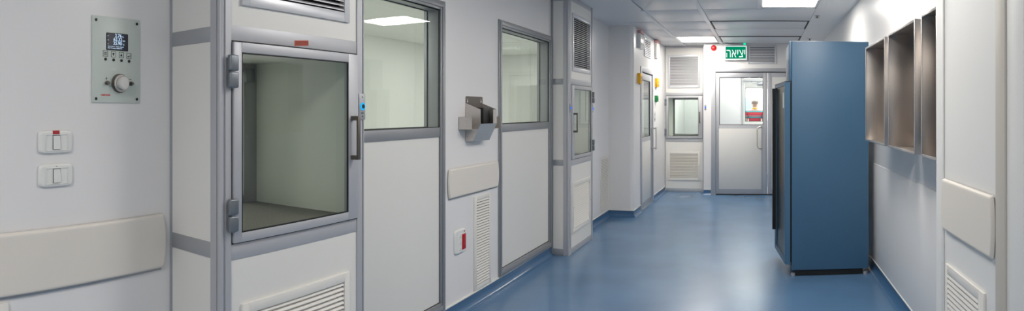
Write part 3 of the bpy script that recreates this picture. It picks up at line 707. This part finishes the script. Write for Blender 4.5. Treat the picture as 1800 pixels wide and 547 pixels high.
# ------------------------------------------------------------------ refrigerator
def fridge():
    x0, x1, y0, y1 = .245, .935, 5.45, 6.16; z0, z1 = .055, 2.055
    T = thing('refrigerator', 'tall blue refrigerator standing against the right wall', 'refrigerator', 'W', .59, 0, 5.8)
    MB(T).box(x0+.012, x1, y0, y1, z0, z1, .005).build('body', M['fridge'], T)
    MB(T).box(x0-.012, x0+.011, y0+.006, y1-.006, 1.705, z1, .003).build('control_panel', M['fridge'], T)
    MB(T).box(x0+.045, x1-.05, y0+.022, y1-.03, .004, z0-.0005).build('kick_plate', M['black'], T)
    c = MB(T)
    MB(T).box(x0+.004, x0+.0119, y0+.012, y1-.012, .10, 1.69).build('door_seal', M['black'], T)
    # door standing slightly open, hinged on its near edge
    ang = math.radians(-6.2); hx, hy = x0+.004, y0+.004
    def R(p): # local: u along door (away), v outward
        u, v = p; dx, dy = math.sin(ang), math.cos(ang)
        return (hx + u*dx - v*dy, hy + u*dy + v*dx)
    def slab(mb, u0, u1, v0, v1, za, zb): return mb.prism([R((u0, v0)), R((u1, v0)), R((u1, v1)), R((u0, v1))], 'z', za, zb)
    d = MB(T); slab(d, 0, .06, .006, .052, .105, 1.698); slab(d, .63, .70, .006, .052, .105, 1.698); slab(d, .06, .63, .006, .052, .105, .145); slab(d, .06, .63, .006, .052, 1.665, 1.698)
    D = d.build('door', M['fridge'], T)
    slab(MB(T), .06, .63, .022, .040, .145, 1.665).build('dark_pane', M['dglass'], D, label='dark glass door pane')
    slab(MB(T), .13, .20, .041, .044, 1.47, 1.61).build('paper_notice', M['plastic'], D, label='small white notice')
    slab(MB(T), .60, .63, .055, .085, .30, 1.66).build('long_handle', M['black'], D, label='long black door handle')
    slab(MB(T), .02, .69, -.004, .0055, .12, 1.685).build('door_gasket', M['black'], D)
    h = MB(T); slab(h, -.004, .06, -.004, .05, 1.6985, 1.7045); slab(h, .04, .69, .002, .05, 1.6985, 1.702); h.build('hinge_plate', M['black'], D)
    for cx, cy in ((x0+.024, y0+.03), (x1-.026, y0+.03), (x0+.024, y1-.03), (x1-.026, y1-.03)):
        f = MB(T); f.cyl((cx, cy, .012), 'z', .020, .0235, 14); f.build('foot', M['alud'], T)
fridge()

# ------------------------------------------------------------------ steel trays on the right wall
def tray(label, y0, y1):
    z0, z1 = 1.218, 1.930; D = .218; t = .004
    T = thing('wall_mounted_tray', label, 'steel tray', 'R', -(y0+y1)/2, z0, 0, group='steel wall trays')
    a, b = -y1, -y0
    MB(T).box(a, b, -.006, -.0006, z0, z1).build('back_panel', M['steel2'], T)
    s = MB(T); s.box(a, a+t, -D, -.006, z0, z1, .001); s.box(b-t, b, -D, -.006, z0, z1, .001); s.box(a+t, b-t, -D, -.006, z0, z0+t, .001); s.box(a+t, b-t, -D, -.006, z1-t, z1, .001)
    s.build('tray_walls', M['steel2'], T)
    MB(T).ring(a-.001, b+.001, z0-.001, z1+.001, a+.016, b-.016, z0+.014, z1-.014, -D-.003, -D, .001).build('rolled_rim', M['steel'], T)
tray('open stainless steel wall tray closest to the blue refrigerator', 3.99, 4.75)
tray('open stainless steel wall tray in the middle of the three', 3.178, 3.88)
tray('open stainless steel wall tray half hidden by the column', 2.757, 3.045)

# ------------------------------------------------------------------ rooms seen through the glass
def room(name, x0, x1, y0, y1, label, open_faces, h=CZ, m='roomwall'):
    w = MB(); t = .08
    if 'x0' not in open_faces: w.box(x0-t, x0, y0, y1, 0, h)
    if 'x1' not in open_faces: w.box(x1, x1+t, y0, y1, 0, h)
    if 'y0' not in open_faces: w.box(x0, x1, y0-t, y0, 0, h)
    if 'y1' not in open_faces: w.box(x0, x1, y1, y1+t, 0, h)
    w.box(x0-t, x1+t, y0-t, y1+t, h, h+.05)
    return struct(name, w, M[m], label, 'wall')
room('wall_sideroom', -5.6, -2.20, .2, 12.0, 'pale greenish walls of the side room behind the glass', ('x1',))
struct('floor_sideroom', MB().box(-5.7, -2.301, .1, 12.1, -.05, 0), M['ceil'], 'pale floor of the side room', 'floor')
w = MB(); w.box(-1.95, -1.75, 11.19, 14.0, 0, CZ); w.box(1.4, 1.5, 10.84, 14.1, 0, CZ); w.box(-1.95, 1.5, 10.841, 14.1, CZ+.081, CZ+.12)
w.box(-1.0, -.46, 12.6, 14.0, 0, CZ)
w.box(-1.95, -.46, 14.0, 14.1, 0, CZ); w.box(.46, 1.5, 14.0, 14.1, 0, CZ); w.box(-.46, .46, 14.0, 14.1, 2.12, CZ)
struct('wall_anteroom', w, M['wall'], 'white walls of the bright room behind the end door', 'wall')
struct('floor_anteroom', MB().box(-2.0, 1.5, 11.201, 18.6, -.05, 0), M['floor'], 'blue floor beyond the end door', 'floor')
struct('ceiling_anteroom', MB().box(-2.0, 1.5, 11.2, 18.6, CZ+.0, CZ+.05), M['ceil'], 'white ceiling beyond the end door', 'ceiling')
w = MB(); w.box(-2.0, -1.9, 14.1, 18.5, 0, CZ); w.box(1.9, 2.0, 14.1, 18.5, 0, CZ); w.box(-2.0, 2.0, 18.5, 18.6, 0, CZ)
struct('wall_farroom', w, M['wall'], 'overexposed white walls of the farthest room', 'wall')
def far_door():
    T = thing('door_3', 'white door with a tall window in the room behind the end door', 'door', 'F', 0, 0, kind='structure')
    f = MB(T); f.box(-.459, -.425, -.012, .1, 0, 2.119, .002); f.box(.425, .459, -.012, .1, 0, 2.119, .002); f.box(-.425, .425, -.012, .1, 2.085, 2.119, .002); f.build('door_frame', M['alu'], T)
    A = MB(T).ring(-.42, .42, .01, 2.08, -.385, .30, 1.20, 1.95, .002, .05, .002).build('door_leaf', M['panel'], T)
    MB(T).ring(-.385, .30, 1.20, 1.95, -.377, .292, 1.208, 1.942, .0, .012).build('pane_gasket', M['black'], A)
    MB(T).box(-.385, .30, .022, .028, 1.20, 1.95).build('pane', M['glass'], A)
    c = MB(T); c.box(-.12, .10, -.06, -.012, 2.02, 2.07, .004); c.tube([(-.02, -.05, 2.075), (-.22, -.12, 2.085), (-.25, -.03, 2.095)], .008, 8); c.build('door_closer', M['alud'], T)
    MB(T).box(.31, .40, -.05, .002, 1.02, 1.05, .004).build('lever_handle', M['steel'], A)
far_door()
T = thing('notice_board', 'pale blue board on the far white wall behind the person', 'notice board', 'W', -.35, 1.35, 18.49)
MB(T).box(-.62, -.22, 18.47, 18.4995, 1.35, 1.82, .003).build('board_face', M['blueboard'], T)

# ------------------------------------------------------------------ the person beyond the two doors
def skin_mesh(verts, edges, radii, root=0, sub=2):
    me = bpy.data.meshes.new('sk'); me.from_pydata(verts, edges, []); ob = bpy.data.objects.new('sk', me); COL.objects.link(ob)
    sk = ob.modifiers.new('s', 'SKIN'); sk.use_smooth_shade = True
    for i, r in enumerate(radii):
        r = r if isinstance(r, tuple) else (r, r)
        me.skin_vertices[0].data[i].radius = r; me.skin_vertices[0].data[i].use_root = (i == root)
    sd = ob.modifiers.new('d', 'SUBSURF'); sd.levels = sub; sd.render_levels = sub
    dg = bpy.context.evaluated_depsgraph_get(); dg.update()
    out = bpy.data.meshes.new_from_object(ob.evaluated_get(dg)); bpy.data.objects.remove(ob); return out
def person():
    T = thing('person', 'person in a striped red, teal and pink shirt standing beyond the far door window', 'person', 'W', -.19, 0, 16.0)
    def mk(name, me, m, parent):
        me.materials.clear(); me.materials.append(m)
        me.polygons.foreach_set('use_smooth', [True]*len(me.polygons)); o = bpy.data.objects.new(name, me); COL.objects.link(o); o.parent = parent; return o
    # facing away from the camera (+y), coordinates around the feet
    V = [(0, 0, .95), (0, -.01, 1.10), (0, -.015, 1.26), (0, -.01, 1.40), (0, .0, 1.475), (0, .012, 1.535), (0, .015, 1.62), (0, .01, 1.70)]
    Rr = [(.155, .105), (.145, .10), (.155, .105), (.155, .09), (.07, .065), (.055, .055), (.078, .09), (.068, .08)]
    E_ = [(i, i+1) for i in range(7)]
    def chain(start, pts, rs):
        prev = start
        for p, r in zip(pts, rs):
            V.append(p); Rr.append(r); E_.append((prev, len(V)-1)); prev = len(V)-1
        return prev
    for s in (-1, 1):
        chain(0, [(s*.095, 0, .86), (s*.10, .01, .50), (s*.105, -.01, .12), (s*.11, .10, .045)], [.088, .062, .042, .035])
        w_ = chain(3, [(s*.185, -.005, 1.395), (s*.235, -.02, 1.13), (s*.245, .05, .90), (s*.243, .075, .84)], [.058, .045, .033, .026])
        for k, (dx, ln) in enumerate(((-.026, .070), (-.009, .08), (.009, .076), (.025, .06))):
            b = V[w_]
            chain(w_, [(b[0]+dx*.25, b[1]+dx*.9, b[2]-.035), (b[0]-s*.006, b[1]+dx, b[2]-.035-ln*.55), (b[0]-s*.018, b[1]+dx, b[2]-.035-ln)], [.0105, .009, .0075])
        b = V[w_]; chain(w_, [(b[0]-s*.012, b[1]+.032, b[2]-.02), (b[0]-s*.02, b[1]+.04, b[2]-.06)], [.011, .009])
    body = mk('body', skin_mesh(V, E_, Rr), M['skin'], T)
    MB().ball((0, .105, 1.625), .016, (.8, 1, 1.4)).build('nose', M['skin'], T)
    for s in (-1, 1): MB().ball((s*.078, .01, 1.625), .024, (.4, .8, 1.3)).build('ear', M['skin'], T); MB().ball((s*.03, .092, 1.655), .010).build('eye', M['ink'], T)
    MB().ball((0, .094, 1.575), .016, (1.4, .5, .35)).build('mouth', M['redtape'], T)
    MB().ball((0, -.012, 1.672), .088, (.98, 1.06, .82)).build('hair', M['hair'], T)
    sv = [(0, 0, .93), (0, -.01, 1.10), (0, -.015, 1.26), (0, -.01, 1.41), (0, 0, 1.485)]; sr = [(.17, .12), (.162, .115), (.172, .12), (.185, .115), (.115, .098)]; se = [(0, 1), (1, 2), (2, 3), (3, 4)]
    for s in (-1, 1):
        i = len(sv); sv += [(s*.188, -.005, 1.395), (s*.222, -.015, 1.22)]; sr += [.072, .066]; se += [(3, i), (i, i+1)]
    sh = mk('shirt', skin_mesh(sv, se, sr), M['shirt'], T)
    MB().torus((0, .006, 1.492), .066, .018, axis='z').build('collar', M['yellow'], sh, label='yellow collar')
    tv = [(0, 0, .97), (-.095, 0, .86), (-.10, .01, .50), (-.105, -.01, .10), (.095, 0, .86), (.10, .01, .50), (.105, -.01, .10)]
    mk('trousers', skin_mesh(tv, [(0, 1), (1, 2), (2, 3), (0, 4), (4, 5), (5, 6)], [(.165, .118), .10, .078, .06, .10, .078, .06]), M['trouser'], T)
    for s in (-1, 1):
        MB().ball((s*.11, .05, .04), .05, (.9, 2.5, .8)).build('shoe', M['shoe'], T)
person()

# ------------------------------------------------------------------ lights
def area(name, loc, sx, sy, power, col=(1, .955, .90)):
    L = bpy.data.lights.new(name, 'AREA'); L.shape = 'RECTANGLE'; L.size = sx; L.size_y = sy; L.energy = power; L.color = col
    o = bpy.data.objects.new(name, L); COL.objects.link(o); o.location = loc; return o
# the corridor's own ceiling lamps nearer the camera, those of the rooms behind the glass, and one added fill
area('corridor_ceiling_lamp', (-.35, 2.8, CZ-.012), .58, .6, 28)
area('corridor_ceiling_lamp', (.29, 4.3, CZ-.012), .58, .6, 27)
area('corridor_ceiling_lamp', (-.35, -.9, CZ-.012), .58, .6, 47)
for y in (2.2, 5.2, 8.4, 10.6): area('side_room_ceiling_lamp', (-3.9, y, CZ-.012), 1.2, .6, 23, (1, 1, .98))
area('anteroom_lamp_and_fill', (-.2, 12.3, CZ-.012), .58, 1.0, 62, (1, 1, .98))
area('anteroom_lamp_and_fill', (-1.45, 12.9, CZ-.012), .5, .6, 24, (.97, 1, 1))  # extra unseen fill, added to brighten the view through the recessed cabinet
area('farroom_ceiling_lamp', (0, 16.6, CZ-.012), 1.6, 2.4, 170)

wd = bpy.data.worlds.new('world'); S.world = wd; wd.use_nodes = True
wd.node_tree.nodes['Background'].inputs[0].default_value = (.9, .95, 1, 1); wd.node_tree.nodes['Background'].inputs[1].default_value = .0

# ------------------------------------------------------------------ camera: a sweeping panorama (cylindrical), eye height 1.45 m
c = bpy.data.cameras.new('camera'); c.type = 'PANO'; c.panorama_type = 'CENTRAL_CYLINDRICAL'
c.central_cylindrical_range_u_min = -900/1100; c.central_cylindrical_range_u_max = 900/1100
c.central_cylindrical_range_v_min = -353/1100; c.central_cylindrical_range_v_max = 194/1100; c.central_cylindrical_radius = 1
c.clip_start = .01
o = bpy.data.objects.new('camera', c); COL.objects.link(o); o.location = (0, 0, 1.45); o.rotation_euler = (PI/2, 0, 440/1100); S.camera = o
vs = S.view_settings; vs.view_transform = 'Standard'; vs.look = 'None'; vs.gamma = 1; vs.use_curve_mapping = False; vs.exposure = 0.0
S.cycles.max_bounces = 10; S.cycles.diffuse_bounces = 6; S.cycles.transparent_max_bounces = 16; S.cycles.glossy_bounces = 5
S.cycles.use_denoising = True; S.cycles.sample_clamp_indirect = 6
S.cycles.caustics_reflective = True
